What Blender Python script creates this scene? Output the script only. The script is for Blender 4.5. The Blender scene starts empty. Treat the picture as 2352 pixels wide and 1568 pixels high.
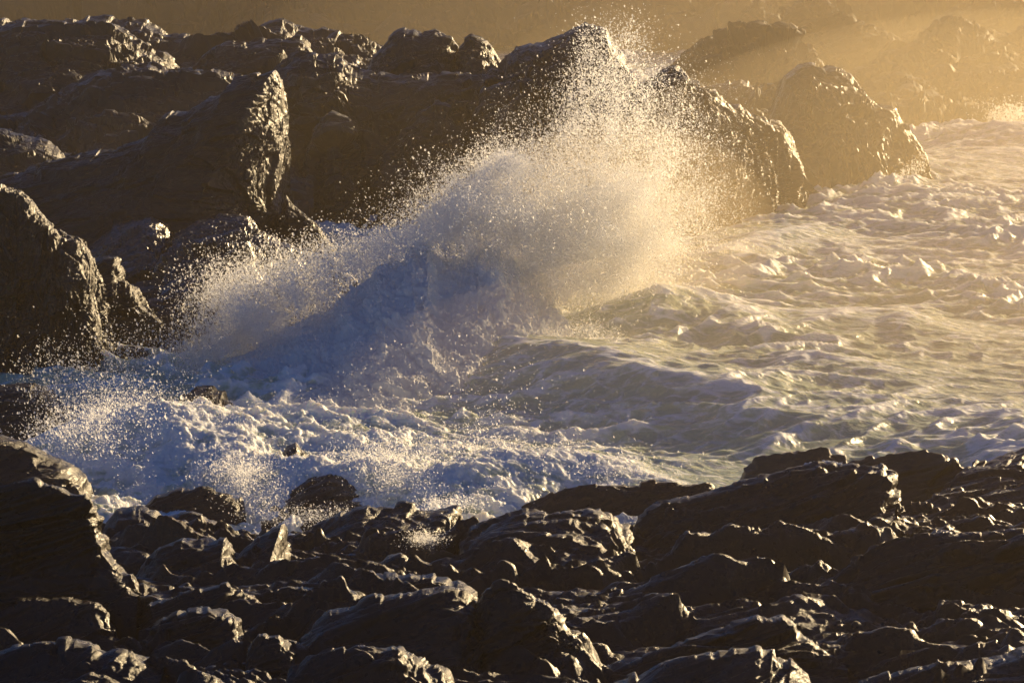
import bpy, math
import numpy as np
from mathutils import Vector

sc = bpy.context.scene
# ------------------------------------------------------------------ camera
H = 14.0
PITCH = math.radians(9.5)
T = math.tan(math.radians(10.0))
cam_d = bpy.data.cameras.new('camera'); cam = bpy.data.objects.new('camera', cam_d)
sc.collection.objects.link(cam)
cam.location = (0, 0, H); cam.rotation_euler = (math.radians(90) - PITCH, 0, 0)
cam_d.sensor_width = 36; cam_d.lens = 18 / T
cam_d.clip_start = 0.5; cam_d.clip_end = 9000
sc.camera = cam
# ------------------------------------------------------------------ light
SUN_EL = math.radians(15); SUN_AZ = math.radians(41)      # azimuth measured from +Y towards +X
w = bpy.data.worlds.new('World'); sc.world = w; w.use_nodes = True
nt = w.node_tree; nt.nodes.clear()
sky = nt.nodes.new('ShaderNodeTexSky'); sky.sky_type = 'NISHITA'; sky.sun_disc = False
sky.sun_elevation = SUN_EL; sky.sun_rotation = SUN_AZ; sky.dust_density = 0.1; sky.ozone_density = 10.0
bg = nt.nodes.new('ShaderNodeBackground'); bg.inputs['Strength'].default_value = 0.043
wo = nt.nodes.new('ShaderNodeOutputWorld')
nt.links.new(sky.outputs[0], bg.inputs[0]); nt.links.new(bg.outputs[0], wo.inputs[0])
sd = bpy.data.lights.new('sun', 'SUN'); sun = bpy.data.objects.new('sun', sd)
sc.collection.objects.link(sun)
sd.energy = 5.0; sd.angle = math.radians(0.5); sd.color = (1.0, 0.74, 0.40)
SUNV = Vector((math.sin(SUN_AZ) * math.cos(SUN_EL), math.cos(SUN_AZ) * math.cos(SUN_EL), math.sin(SUN_EL)))
sun.rotation_euler = SUNV.to_track_quat('Z', 'Y').to_euler()
sun.location = (60, 60, 60)
sc.view_settings.view_transform = 'Standard'; sc.view_settings.look = 'None'
sc.view_settings.gamma = 1.0; sc.view_settings.exposure = 0.9
sc.render.engine = 'CYCLES'
cy = sc.cycles
cy.max_bounces = 6; cy.diffuse_bounces = 4; cy.glossy_bounces = 2; cy.transmission_bounces = 3
cy.volume_bounces = 1; cy.transparent_max_bounces = 48
cy.sample_clamp_indirect = 4.0; cy.caustics_reflective = False; cy.caustics_refractive = False
cy.use_denoising = True

# ------------------------------------------------------------------ picture-to-place helpers
def P(px, py, Y):
    px = np.asarray(px, float); py = np.asarray(py, float); Y = np.asarray(Y, float)
    tx = (px / 1176 - 1) * T; ty = (784 - py) / 1176 * T
    dy = math.cos(PITCH) + ty * math.sin(PITCH); dz = -math.sin(PITCH) + ty * math.cos(PITCH)
    s = Y / dy
    return np.stack([tx * s, Y + 0 * s, H + dz * s], -1)
def Yat(py, z=0.0):
    ty = (784 - np.asarray(py, float)) / 1176 * T
    dy = math.cos(PITCH) + ty * math.sin(PITCH); dz = -math.sin(PITCH) + ty * math.cos(PITCH)
    return (H - z) * dy / -dz
def PW(px, py, z=0.0):
    return P(px, py, Yat(py, z))

# ------------------------------------------------------------------ noise
_r = np.random.RandomState(7)
_perm = _r.permutation(4096).astype(np.int64); _perm2 = np.concatenate([_perm, _perm])
_g = _r.normal(size=(4096, 3)); _g = (_g / np.linalg.norm(_g, axis=1, keepdims=True)).astype(np.float32)
_rv = _r.rand(4096, 4).astype(np.float32)
def _hash(i, j, k):
    return _perm[(_perm[(_perm[i & 4095] + j) & 4095] + k) & 4095]
def noise(p):
    """gradient noise, about -1..1"""
    p = np.asarray(p, np.float64).reshape(-1, 3)
    out = np.empty(len(p), np.float32)
    for a in range(0, len(p), 200000):
        q = p[a:a + 200000]; f0 = np.floor(q); f = (q - f0).astype(np.float32); i = f0.astype(np.int64)
        u = f * f * f * (f * (f * 6 - 15) + 10)
        r = 0
        for dx in (0, 1):
            wx = u[:, 0] if dx else 1 - u[:, 0]
            for dy in (0, 1):
                wy = u[:, 1] if dy else 1 - u[:, 1]
                for dz in (0, 1):
                    wz = u[:, 2] if dz else 1 - u[:, 2]
                    g = _g[_hash(i[:, 0] + dx, i[:, 1] + dy, i[:, 2] + dz)]
                    r = r + wx * wy * wz * (g[:, 0] * (f[:, 0] - dx) + g[:, 1] * (f[:, 1] - dy) + g[:, 2] * (f[:, 2] - dz))
        out[a:a + 200000] = r * 1.6
    return out
def fbm(p, oct=4, gain=0.5, mode=0):
    s = 0; a = 1.0; t = 0
    for o in range(oct):
        n = noise(p * (2.03 ** o) + 17.3 * o)
        if mode == 1: n = 1 - 2 * np.abs(n)            # ridged
        if mode == 2: n = 2 * np.abs(n) - 1            # billow
        s = s + a * n; t += a; a *= gain
    return s / t
def facets(p, seed=0, bias=None):
    """piecewise tilted planes: fractured rock, about -1..1; plus distance to cell border"""
    p = np.asarray(p, np.float64).reshape(-1, 3)
    out = np.empty(len(p), np.float32)
    for a in range(0, len(p), 200000):
        q = p[a:a + 200000]; f0 = np.floor(q); f = (q - f0).astype(np.float32); i = f0.astype(np.int64)
        W = np.zeros(len(q), np.float32); val = np.zeros(len(q), np.float32)
        for dx in (-1, 0, 1):
            for dy in (-1, 0, 1):
                for dz in (-1, 0, 1):
                    h = (_hash(i[:, 0] + dx, i[:, 1] + dy, i[:, 2] + dz) + seed * 131) & 4095
                    rv = _rv[h]
                    ox = dx + rv[:, 0] - f[:, 0]; oy = dy + rv[:, 1] - f[:, 1]; oz = dz + rv[:, 2] - f[:, 2]
                    d = ox * ox + oy * oy + oz * oz
                    wt = np.exp(-60 * np.minimum(d, 1.4)); W += wt
                    g = _g[h]
                    if bias is None: v = (rv[:, 3] - 0.5) * 1.1 + 0.9 * (g[:, 0] * ox + g[:, 1] * oy + g[:, 2] * oz)
                    else: v = (rv[:, 3] - 0.5) * bias[3] - (bias[0] + .35 * g[:, 0]) * ox - (bias[1] + .35 * g[:, 1]) * oy - bias[2] * oz
                    val += wt * v
        out[a:a + 200000] = val / W
    return out
def smooth(e0, e1, x):
    t = np.clip((x - e0) / (e1 - e0), 0, 1); return t * t * (3 - 2 * t)

# ------------------------------------------------------------------ mesh helpers
def link(name, me, mat, parent=None):
    o = bpy.data.objects.new(name, me); sc.collection.objects.link(o)
    if mat: me.materials.append(mat)
    if parent: o.parent = parent
    return o
def mesh_from(name, V, F, smooth_shade=False):
    """F: (n,k) index array"""
    me = bpy.data.meshes.new(name)
    V = np.asarray(V, np.float32); F = np.asarray(F, np.int32); n, k = F.shape
    me.vertices.add(len(V)); me.vertices.foreach_set('co', V.ravel())
    me.loops.add(n * k); me.loops.foreach_set('vertex_index', F.ravel())
    me.polygons.add(n); me.polygons.foreach_set('loop_start', np.arange(0, n * k, k, dtype=np.int32))
    try: me.polygons.foreach_set('loop_total', np.full(n, k, np.int32))
    except Exception: pass
    me.polygons.foreach_set('use_smooth', np.full(n, smooth_shade, bool))
    me.update(calc_edges=True)
    return me
def grid_faces(R, C):
    i = np.arange(R * C).reshape(R, C)
    return np.stack([i[:-1, :-1], i[1:, :-1], i[1:, 1:], i[:-1, 1:]], -1).reshape(-1, 4)
def grid_normals(G):
    du = np.gradient(G, axis=1); dv = np.gradient(G, axis=0)
    n = np.cross(dv, du); n /= np.linalg.norm(n, axis=2, keepdims=True) + 1e-9
    return n
def tag(o, label=None, cat=None, group=None, kind=None):
    if label: o['label'] = label
    if cat: o['category'] = cat
    if group: o['group'] = group
    if kind: o['kind'] = kind
    return o

# ------------------------------------------------------------------ materials
def mat_new(name):
    m = bpy.data.materials.new(name); m.use_nodes = True
    n = m.node_tree; n.nodes.clear()
    return m, n, n.nodes, n.links
def rock_material(name, dark, light, rough=(0.28, 0.6), bump=0.5, scale=1.0, spec=0.5, stretch=(1, 1, 1), coat=0.0):
    m, n, N, L = mat_new(name)
    out = N.new('ShaderNodeOutputMaterial'); b = N.new('ShaderNodeBsdfPrincipled')
    L.new(b.outputs[0], out.inputs[0])
    geo = N.new('ShaderNodeNewGeometry')
    mp = N.new('ShaderNodeMapping'); mp.inputs['Scale'].default_value = stretch
    mp.inputs['Rotation'].default_value = (0.2, 0.25, -0.35)
    L.new(geo.outputs['Position'], mp.inputs[0])
    n1 = N.new('ShaderNodeTexNoise'); n1.inputs['Scale'].default_value = 0.7 * scale; n1.inputs['Detail'].default_value = 8
    L.new(mp.outputs[0], n1.inputs['Vector'])
    cr = N.new('ShaderNodeValToRGB'); cr.color_ramp.elements[0].position = 0.35; cr.color_ramp.elements[1].position = 0.7
    cr.color_ramp.elements[0].color = (*dark, 1); cr.color_ramp.elements[1].color = (*light, 1)
    L.new(n1.outputs[0], cr.inputs[0])
    nw = N.new('ShaderNodeTexNoise'); nw.inputs['Scale'].default_value = 0.35; nw.inputs['Detail'].default_value = 9; nw.inputs['Roughness'].default_value = .7
    L.new(geo.outputs['Position'], nw.inputs['Vector'])
    wr = N.new('ShaderNodeMapRange'); wr.inputs[1].default_value = .56; wr.inputs[2].default_value = .64; L.new(nw.outputs[0], wr.inputs[0])
    cm = N.new('ShaderNodeMix'); cm.data_type = 'RGBA'; L.new(wr.outputs[0], cm.inputs[0]); L.new(cr.outputs[0], cm.inputs[6])
    cm.inputs[7].default_value = (light[0] * 1.5, light[1] * 1.15, light[2] * .6, 1); L.new(cm.outputs[2], b.inputs['Base Color'])
    n2 = N.new('ShaderNodeTexNoise'); n2.inputs['Scale'].default_value = 3 * scale; n2.inputs['Detail'].default_value = 4
    L.new(mp.outputs[0], n2.inputs['Vector'])
    mr = N.new('ShaderNodeMapRange'); mr.inputs[1].default_value = 0.3; mr.inputs[2].default_value = 0.7
    mr.inputs[3].default_value = rough[0]; mr.inputs[4].default_value = rough[1]
    L.new(n2.outputs[0], mr.inputs[0]); L.new(mr.outputs[0], b.inputs['Roughness'])
    b.inputs['Specular IOR Level'].default_value = spec
    b.inputs['Coat Weight'].default_value = coat; b.inputs['Coat Roughness'].default_value = 0.32
    n3 = N.new('ShaderNodeTexNoise'); n3.inputs['Scale'].default_value = 9 * scale; n3.inputs['Detail'].default_value = 9
    n3.inputs['Roughness'].default_value = 0.7
    L.new(mp.outputs[0], n3.inputs['Vector'])
    bp = N.new('ShaderNodeBump'); bp.inputs['Strength'].default_value = bump; bp.inputs['Distance'].default_value = 0.08 / scale
    L.new(n3.outputs[0], bp.inputs['Height']); L.new(bp.outputs[0], b.inputs['Normal'])
    return m
M_NEAR = rock_material('wet_dark_schist', (0.010, 0.0075, 0.0055), (0.026, 0.0175, 0.011), (0.2, 0.5), 0.9, 1.8, 0.45, (1, 1, 1), 0.15)
M_ROCK = rock_material('dark_cliff_rock', (0.012, 0.0095, 0.0075), (0.03, 0.022, 0.016), (0.3, 0.62), 0.7, 0.9, 0.5, (1, 1, 1), 0.15)
M_WET = rock_material('glossy_wet_rock', (0.012, 0.0095, 0.0075), (0.03, 0.022, 0.016), (0.18, 0.4), 0.6, 1.2, 0.6, (1, 1, 1), 0.7)
M_TAN = rock_material('tan_wet_rock', (0.06, 0.042, 0.028), (0.13, 0.095, 0.06), (0.3, 0.55), 0.5, 1.2, 0.5)
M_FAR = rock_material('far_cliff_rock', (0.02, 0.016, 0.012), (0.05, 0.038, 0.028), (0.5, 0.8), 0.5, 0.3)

def foam_material(name, col=(0.8, 0.82, 0.84), trans=0.4):
    m, n, N, L = mat_new(name)
    out = N.new('ShaderNodeOutputMaterial')
    d = N.new('ShaderNodeBsdfDiffuse'); d.inputs[0].default_value = (*col, 1)
    t = N.new('ShaderNodeBsdfTranslucent'); t.inputs[0].default_value = (*col, 1)
    mx = N.new('ShaderNodeMixShader'); mx.inputs[0].default_value = trans
    L.new(d.outputs[0], mx.inputs[1]); L.new(t.outputs[0], mx.inputs[2]); L.new(mx.outputs[0], out.inputs[0])
    return m
def drop_material():
    # water beads: light enters one side and leaves the other, so an inner side lets it through
    m, n, N, L = mat_new('spray_drops')
    out = N.new('ShaderNodeOutputMaterial')
    d = N.new('ShaderNodeBsdfDiffuse'); d.inputs[0].default_value = (.88, .89, .9, 1)
    t = N.new('ShaderNodeBsdfTranslucent'); t.inputs[0].default_value = (.92, .92, .92, 1)
    tr = N.new('ShaderNodeBsdfTransparent')
    mx = N.new('ShaderNodeMixShader'); mx.inputs[0].default_value = 0.75
    L.new(d.outputs[0], mx.inputs[1]); L.new(t.outputs[0], mx.inputs[2])
    g = N.new('ShaderNodeNewGeometry'); mr = N.new('ShaderNodeMapRange'); mr.inputs[3].default_value = 0.3; mr.inputs[4].default_value = 1.0
    L.new(g.outputs['Backfacing'], mr.inputs[0])
    m2 = N.new('ShaderNodeMixShader'); L.new(mr.outputs[0], m2.inputs[0]); L.new(mx.outputs[0], m2.inputs[1]); L.new(tr.outputs[0], m2.inputs[2])
    L.new(m2.outputs[0], out.inputs[0])
    return m
M_DROP = drop_material()

def water_material():
    m, n, N, L = mat_new('aerated_sea_water')
    out = N.new('ShaderNodeOutputMaterial'); b = N.new('ShaderNodeBsdfPrincipled')
    L.new(b.outputs[0], out.inputs[0])
    b.inputs['Subsurface Weight'].default_value = 0.55; b.inputs['Subsurface Radius'].default_value = (0.5, 0.45, 0.3)
    b.inputs['Subsurface Scale'].default_value = 0.5
    at = N.new('ShaderNodeAttribute'); at.attribute_name = 'foam'
    geo = N.new('ShaderNodeNewGeometry')
    mp = N.new('ShaderNodeMapping'); mp.inputs['Scale'].default_value = (0.55, 1.0, 1.0); mp.inputs['Rotation'].default_value = (0, 0, 0.25)
    L.new(geo.outputs['Position'], mp.inputs[0])
    n1 = N.new('ShaderNodeTexNoise'); n1.inputs['Scale'].default_value = 2.2; n1.inputs['Detail'].default_value = 11
    n1.inputs['Roughness'].default_value = 0.62; n1.inputs['Distortion'].default_value = 1.2
    L.new(mp.outputs[0], n1.inputs['Vector'])
    dn = N.new('ShaderNodeTexNoise'); dn.inputs['Scale'].default_value = 1.1; dn.inputs['Detail'].default_value = 5; L.new(mp.outputs[0], dn.inputs['Vector'])
    dv = N.new('ShaderNodeVectorMath'); dv.operation = 'MULTIPLY_ADD'; dv.inputs[1].default_value = (1.1, 1.1, 1.1)
    L.new(dn.outputs['Color'], dv.inputs[0]); L.new(mp.outputs[0], dv.inputs[2])
    vo = N.new('ShaderNodeTexVoronoi'); vo.feature = 'DISTANCE_TO_EDGE'; vo.inputs['Scale'].default_value = 1.9; L.new(dv.outputs[0], vo.inputs['Vector'])
    vm = N.new('ShaderNodeMapRange'); vm.inputs[1].default_value = 0.0; vm.inputs[2].default_value = 0.16; vm.inputs[3].default_value = 0.16; vm.inputs[4].default_value = -0.05
    L.new(vo.outputs['Distance'], vm.inputs[0])
    a0 = N.new('ShaderNodeMath'); a0.operation = 'ADD'; L.new(at.outputs['Fac'], a0.inputs[0]); L.new(vm.outputs[0], a0.inputs[1])
    ad = N.new('ShaderNodeMath'); ad.operation = 'ADD'; L.new(a0.outputs[0], ad.inputs[0]); L.new(n1.outputs[0], ad.inputs[1])
    mr = N.new('ShaderNodeMapRange'); mr.inputs[1].default_value = 0.62; mr.inputs[2].default_value = 0.92
    L.new(ad.outputs[0], mr.inputs[0])
    mix = N.new('ShaderNodeMix'); mix.data_type = 'RGBA'
    L.new(mr.outputs[0], mix.inputs[0])
    mix.inputs[6].default_value = (0.46, 0.52, 0.38, 1); mix.inputs[7].default_value = (0.80, 0.82, 0.82, 1)
    L.new(mix.outputs[2], b.inputs['Base Color'])
    r = N.new('ShaderNodeMapRange'); r.inputs[3].default_value = 0.08; r.inputs[4].default_value = 0.5
    L.new(mr.outputs[0], r.inputs[0]); L.new(r.outputs[0], b.inputs['Roughness'])
    b.inputs['IOR'].default_value = 1.33
    n3 = N.new('ShaderNodeTexNoise'); n3.inputs['Scale'].default_value = 4; n3.inputs['Detail'].default_value = 8
    L.new(mp.outputs[0], n3.inputs['Vector'])
    bp = N.new('ShaderNodeBump'); bp.inputs['Strength'].default_value = 0.8; bp.inputs['Distance'].default_value = 0.16
    L.new(n3.outputs[0], bp.inputs['Height']); L.new(bp.outputs[0], b.inputs['Normal'])
    return m
M_SEA = water_material()

# ------------------------------------------------------------------ the sea
def poly(pts, hs):
    """crest polyline in the place: points given where they are seen, at height hs"""
    a = np.array(pts, float); hs = np.broadcast_to(np.asarray(hs, float), (len(a),))
    return np.array([PW(a[i, 0], a[i, 1], hs[i]) for i in range(len(a))])
SWELLS = [  # polyline, height, seaward width, shoreward width
    (poly([(1180, 770), (1300, 765), (1420, 800), (1560, 850), (1700, 893), (1850, 930), (2000, 948), (2150, 945), (2250, 938), (2400, 965), (2700, 1000)], [1.2, 1.5, 1.4, 1.2, 1.0, .8, .6, .55, .6, .6, .6]), 5.0, 2.3),
    (poly([(1420, 720), (1460, 670), (1500, 650), (1570, 652), (1650, 690), (1740, 740), (1900, 775), (2050, 780)], [.5, 1.3, 1.6, 1.5, 1.0, .5, .2, .0]), 3.6, 1.8),
    (poly([(1700, 870), (1790, 830), (1880, 806), (1970, 815), (2060, 845), (2160, 880)], [.2, .6, .9, .8, .5, .2]), 4.0, 1.6),
    (poly([(1800, 745), (1900, 735), (1960, 722), (2040, 712), (2075, 705), (2120, 735), (2250, 760)], [.2, .5, .6, .6, .9, .5, .2]), 3.0, 1.5),
    (poly([(1900, 500), (2020, 470), (2085, 440), (2110, 450), (2200, 452), (2280, 470)], [.2, .4, .8, .5, .6, .3]), 2.5, 1.4),
    (poly([(2130, 385), (2230, 350), (2300, 340), (2420, 335)], [.2, .5, .7, .7]), 4.0, 2.5),
    (poly([(2240, 300), (2300, 290), (2360, 285), (2500, 290)], [.4, 1.1, 1.3, 1.2]), 5.0, 3.0),
    (poly([(1560, 590), (1640, 570), (1700, 555), (1780, 520), (1850, 515)], [.5, .8, .7, .9, .5]), 3.0, 1.8),
    (poly([(900, 1110), (960, 1075), (1060, 1050), (1180, 1030), (1300, 1025), (1420, 1045), (1520, 1080), (1600, 1110)], [.3, .8, 1.0, 1.0, .9, .8, .5, .2]), 3.0, 1.3),
    (poly([(560, 1010), (700, 985), (850, 990), (950, 1030)], [.5, .7, .7, .4]), 2.5, 1.3),
    (poly([(180, 1010), (300, 940), (380, 955), (480, 1010), (560, 1050)], [.5, 1.2, 1.0, .6, .4]), 2.2, 1.4),
    (poly([(420, 1040), (600, 1040), (700, 1060), (790, 1080), (850, 1060)], [.6, .8, .8, .7, .8]), 1.5, 1.0),
]
def seg_dist(x, y, pl):
    """distance to polyline, blended height, side (-1..1, + = seaward)"""
    for _ in range(2):                                       # round the corners
        q = [pl[0]]
        for a, b in zip(pl[:-1], pl[1:]): q += [.75 * a + .25 * b, .25 * a + .75 * b]
        pl = np.array(q + [pl[-1]])
    rs = []; hs = []; ss = []
    for a, b in zip(pl[:-1], pl[1:]):
        d = b[:2] - a[:2]; L2 = (d ** 2).sum() + 1e-9
        t = np.clip(((x - a[0]) * d[0] + (y - a[1]) * d[1]) / L2, 0, 1)
        cx = x - (a[0] + t * d[0]); cyy = y - (a[1] + t * d[1])
        r = np.hypot(cx, cyy)
        rs.append(r); hs.append(a[2] + t * (b[2] - a[2])); ss.append((d[0] * cyy - d[1] * cx) / ((r + .15) * math.sqrt(L2)))
    best = np.minimum.reduce(rs); W = 0; hh = 0; sd = 0
    for r, h, q in zip(rs, hs, ss):
        w = np.exp(-(r - best) * 1.6); W = W + w; hh = hh + w * h; sd = sd + w * q
    return best, hh / W, sd / W
def surf_mask(x, y):
    """how broken the water is: 1 in the surf by the near rocks"""
    line = 66 + 0.35 * (x + 10) * 0 + 0
    m = smooth(76, 66, y) * smooth(6.0, -2.0, x)
    return m
def sea_height(x, y):
    sh = x.shape; X = x.ravel(); Yv = y.ravel()
    w0 = np.stack([X, Yv, 0 * X], -1)
    wx = noise(w0 / 9.0) * 1.6; wy = noise(w0 / 9.0 + 50) * 1.6
    X2 = X + wx; Y2 = Yv + wy
    c, s = math.cos(0.22), math.sin(0.22)
    A = X2 * c + Y2 * s; B = -X2 * s + Y2 * c
    h = 0.30 * noise(np.stack([A / 7.5, B / 3.6, 0 * A], -1))
    calm = smooth(60, 90, Yv)
    r1 = 1 - np.abs(noise(np.stack([A / 4.2, B / 2.3, 0 * A + 3], -1))) * 1.8
    r2 = 1 - np.abs(noise(np.stack([A / 1.9, B / 1.15, 0 * A + 9], -1))) * 1.8
    r3 = 1 - np.abs(noise(np.stack([A / 0.8, B / 0.5, 0 * A + 19], -1))) * 1.8
    mod = 0.4 + 1.1 * smooth(-0.4, 0.5, noise(w0 / 10.0 + 9))
    h = h + mod * (0.36 * np.clip(r1, -.3, 1) ** 2 * np.sign(r1) + 0.24 * np.clip(r2, -.3, 1) ** 2 + 0.10 * r3 * (1 - 0.5 * surf_mask(X, Yv)))
    h = h + 0.02 * noise(np.stack([A / 0.3, B / 0.2, 0 * A + 29], -1))
    foam = 0.35 * (smooth(0.55, 1.0, r1) * smooth(0.3, 1.0, r2)) * mod
    h = h - 0.15
    for pl, ws, wl in SWELLS:
        near = (np.abs(Yv - pl[:, 1].mean()) < np.ptp(pl[:, 1]) / 2 + 22) & (X > pl[:, 0].min() - 22) & (X < pl[:, 0].max() + 22)
        d = np.full(X.shape, 60.0); hh = np.zeros(X.shape); sdv = np.zeros(X.shape)
        d[near], hh[near], sdv[near] = seg_dist(X[near], Yv[near], pl)
        wdt = wl + (ws - wl) * (.5 + .5 * sdv)
        g = np.exp(-(d / wdt) ** 1.7 * 1.2) 
        h = h * (1 - 0.45 * g) + hh * g * 0.9
        foam = foam + 0.22 * np.exp(-(d / 0.4) ** 2) * smooth(0.1, 0.8, hh) * (0.5 + r3)
    sm = surf_mask(X, Yv)
    q = np.stack([X, Yv, h * 0.7], -1)
    b1 = fbm(q / 1.1, 5, 0.55, 2)
    b2 = fbm(np.stack([X, Yv, h], -1) / 0.28 + 40, 4, 0.6, 1)
    h = h + sm * (0.24 * b1 * (1 + .7 * noise(q / 3.0)) + 0.10 * b2 + 0.1)
    foam = foam + 0.34 * sm + .22 * sm * b1 + 0.05 * smooth(100, 66, Yv) + 0.17 * smooth(78, 105, Yv)  # surf foam; far foam raised further, its white standing in for sun glitter
    # streaks of old foam drawn out along the wave faces
    st = fbm(np.stack([A / 2.2 , B / 0.4, 0 * A + 5], -1), 4, 0.6, 1)
    foam = foam + 0.10 * st
    return h.reshape(sh), foam.reshape(sh)

pys = np.concatenate([np.linspace(1330, 1225, 30), np.linspace(1220, 258, 820), np.linspace(255, 150, 60), [120, 80, 30, -20, -80, -140, -190, -225, -245, -256]])
pxs = np.concatenate([[-30000, -9000, -3500, -1800, -1000, -600, -350], np.linspace(-180, 2520, 980), [2700, 3000, 3500, 4500, 7000, 14000, 40000]])
Yr = Yat(pys); xr = (pxs / 1176 - 1) * T
G = np.zeros((len(Yr), len(pxs), 3))
G[..., 1] = Yr[:, None]; G[..., 0] = xr[None, :] * np.hypot(Yr, H)[:, None]
hh, ff = sea_height(G[..., 0], G[..., 1])
fade = smooth(320, 200, G[..., 1]) * smooth(90, 60, np.abs(G[..., 0]))
G[..., 2] = hh * fade
me = mesh_from('sea', G.reshape(-1, 3), grid_faces(*G.shape[:2])[:, ::-1], True)
a = me.attributes.new('foam', 'FLOAT', 'POINT'); a.data.foreach_set('value', ff.ravel().astype(np.float32))
sea = tag(link('sea', me, M_SEA), 'churning pale green and golden sea streaked with foam', kind='structure')

# ------------------------------------------------------------------ rocks
def resample(pts, n):
    a = np.array(pts, float)
    d = np.concatenate([[0], np.cumsum(np.hypot(*np.diff(a[:, :2], axis=0).T))])
    t = np.linspace(0, d[-1], n)
    return np.stack([np.interp(t, d, a[:, k]) for k in range(a.shape[1])], -1), d[-1]
def unit(v):
    v = np.array(v, float); return v / np.linalg.norm(v)
def rock_disp(Q, s, facet=1.0, strata=0.6, rough=0.5, L=(1, .5, .25), nb=(-.30, -.35, .9), seed=0, stretch=3.0, plate=0.0):
    """signed displacement in units of s for points Q"""
    L = unit(L); nb = np.array(nb, float); nb = unit(nb - L * (nb @ L)); Mv = np.cross(nb, L)
    q = np.stack([Q @ L / stretch, Q @ Mv, Q @ nb], -1) / s + seed * 11.7
    wq = q + 0.35 * np.stack([noise(q * 0.9 + 5), noise(q * 0.9 + 15), noise(q * 0.9 + 25)], -1)
    d = facet * (0.55 * facets(wq * 0.8, seed) + 0.28 * facets(wq * 2.1, seed + 3) + 0.13 * facets(wq * 5.0, seed + 5) + 0.06 * facets(wq * 11.0, seed + 6))
    if plate:
        bs = (.75, .35, .15, .7)
        d = d + plate * (0.6 * facets(wq * [.7, .6, .6] + 3, seed + 7, bs) + 0.34 * facets(wq * [1.5, 1.7, 1.7], seed + 8, bs) + 0.08 * facets(wq * [3.2, 4.5, 4.5], seed + 9, bs))
    t = wq[:, 2] * 1.9 + 0.35 * wq[:, 1]
    fr = t - np.floor(t); saw = np.where(fr < 0.82, fr / 0.82, (1 - fr) / 0.18) - 0.5
    t2 = t * 3.1 + 1.3 * noise(q * 1.7); fr2 = t2 - np.floor(t2); saw2 = np.where(fr2 < 0.75, fr2 / 0.75, (1 - fr2) / 0.25) - 0.5
    d = d + strata * (0.42 * saw + 0.16 * saw2)
    d = d + rough * (0.3 * fbm(q * 1.3, 3) + 0.14 * fbm(q * 6, 4, 0.6))
    return d
RC = 0.4354
def rock(name, label, ridge, foot, Yr, Yf, s=1.0, amp=0.5, mat=None, tb=3.0, zb=-0.6, bulge=(1.3, 0.8), seed=0, cat='rock',
         group=None, keep=0.35, dens=0.8, skirt=1.2, kind=None, jag=0.0, **kw):
    """a rock body: crest and foot as seen, at their own distances, with a back side and its own thickness"""
    _, lr = resample(ridge, 3); _, lf = resample(foot, 3)
    n = int(max(30, max(lr, lf) * RC * dens))
    R, _ = resample(ridge, n); F, _ = resample(foot, n)
    u = np.linspace(0, 1, n)
    if jag:
        jn = np.stack([R[:, 0] / 70, 0 * u + seed, 0 * u], -1)
        J = jag * (1.6 * facets(jn * .7, seed) + 0.7 * facets(jn * 1.8, seed + 1))
    yr = np.interp(u, np.linspace(0, 1, len(Yr)), Yr); yf = np.interp(u, np.linspace(0, 1, len(Yf)), Yf)
    A = P(R[:, 0], R[:, 1], yr); B = P(F[:, 0], F[:, 1], yf)
    span = np.hypot(R[:, 0] - F[:, 0], R[:, 1] - F[:, 1]).max()
    m = int(max(16, span * RC * dens * 1.3))
    v = np.linspace(0, 1, m)[:, None, None]
    front = A[None] * (1 - v) + B[None] * v
    front[..., 2] = A[None, :, 2] + (B[None, :, 2] - A[None, :, 2]) * v[..., 0] ** bulge[0]
    front[..., 1] = A[None, :, 1] + (B[None, :, 1] - A[None, :, 1]) * v[..., 0] ** bulge[1]
    if jag:
        jz = -J * (P(R[:, 0], R[:, 1] + 1, yr) - A)[:, 2] * -1
        front[..., 2] += jz[None] * (1 - v[..., 0]) ** 5; A = A.copy(); A[:, 2] += jz
    mb = max(8, m // 3)
    vb = np.linspace(1, 0, mb)[:-1, None, None]
    taper = np.sin(np.clip(np.linspace(0, 1, n) * 6, 0, 1) * math.pi / 2) * np.sin(np.clip(np.linspace(1, 0, n) * 6, 0, 1) * math.pi / 2)
    tbv = tb * (0.15 + 0.85 * taper)
    back = np.repeat(A[None], mb - 1, 0).copy()
    back[..., 1] = A[None, :, 1] + vb[..., 0] * tbv[None]
    back[..., 2] = A[None, :, 2] - np.maximum(A[None, :, 2] - zb, 0) * vb[..., 0] ** 1.8
    ku = np.linspace(0, 1, 9)[1:, None]
    under = np.repeat(B[None], 8, 0).copy(); under[..., 2] -= ku * skirt * 1.6; under[..., 1] -= ku * skirt
    Gd = np.concatenate([back, front, under], 0)
    Nn = grid_normals(Gd)
    k = max(2, int(6)); # soften normals a little
    for _ in range(4):
        Nn[1:-1] = (Nn[:-2] + Nn[1:-1] + Nn[2:]) / 3; Nn[:, 1:-1] = (Nn[:, :-2] + Nn[:, 1:-1] + Nn[:, 2:]) / 3
    Nn /= np.linalg.norm(Nn, axis=2, keepdims=True) + 1e-9
    d = rock_disp(Gd.reshape(-1, 3), s, seed=seed, **kw).reshape(Gd.shape[:2]) * amp
    row = np.arange(Gd.shape[0]) - (mb - 1)
    wgt = keep + (1 - keep) * smooth(0, 0.25, np.abs(row) / max(m, 1))
    Gd = Gd + Nn * (d * wgt[:, None])[..., None]
    me = mesh_from(name, Gd.reshape(-1, 3), grid_faces(*Gd.shape[:2]), mat is M_NEAR or mat is M_TAN)
    o = link(name, me, mat or M_ROCK)
    if kind: tag(o, label, kind=kind)
    else: tag(o, label, cat, group)
    return o

far_kw = dict(jag=10, facet=1.6, L=(1, .1, .15), nb=(-.2, -.3, .9), stretch=2.0)
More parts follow.
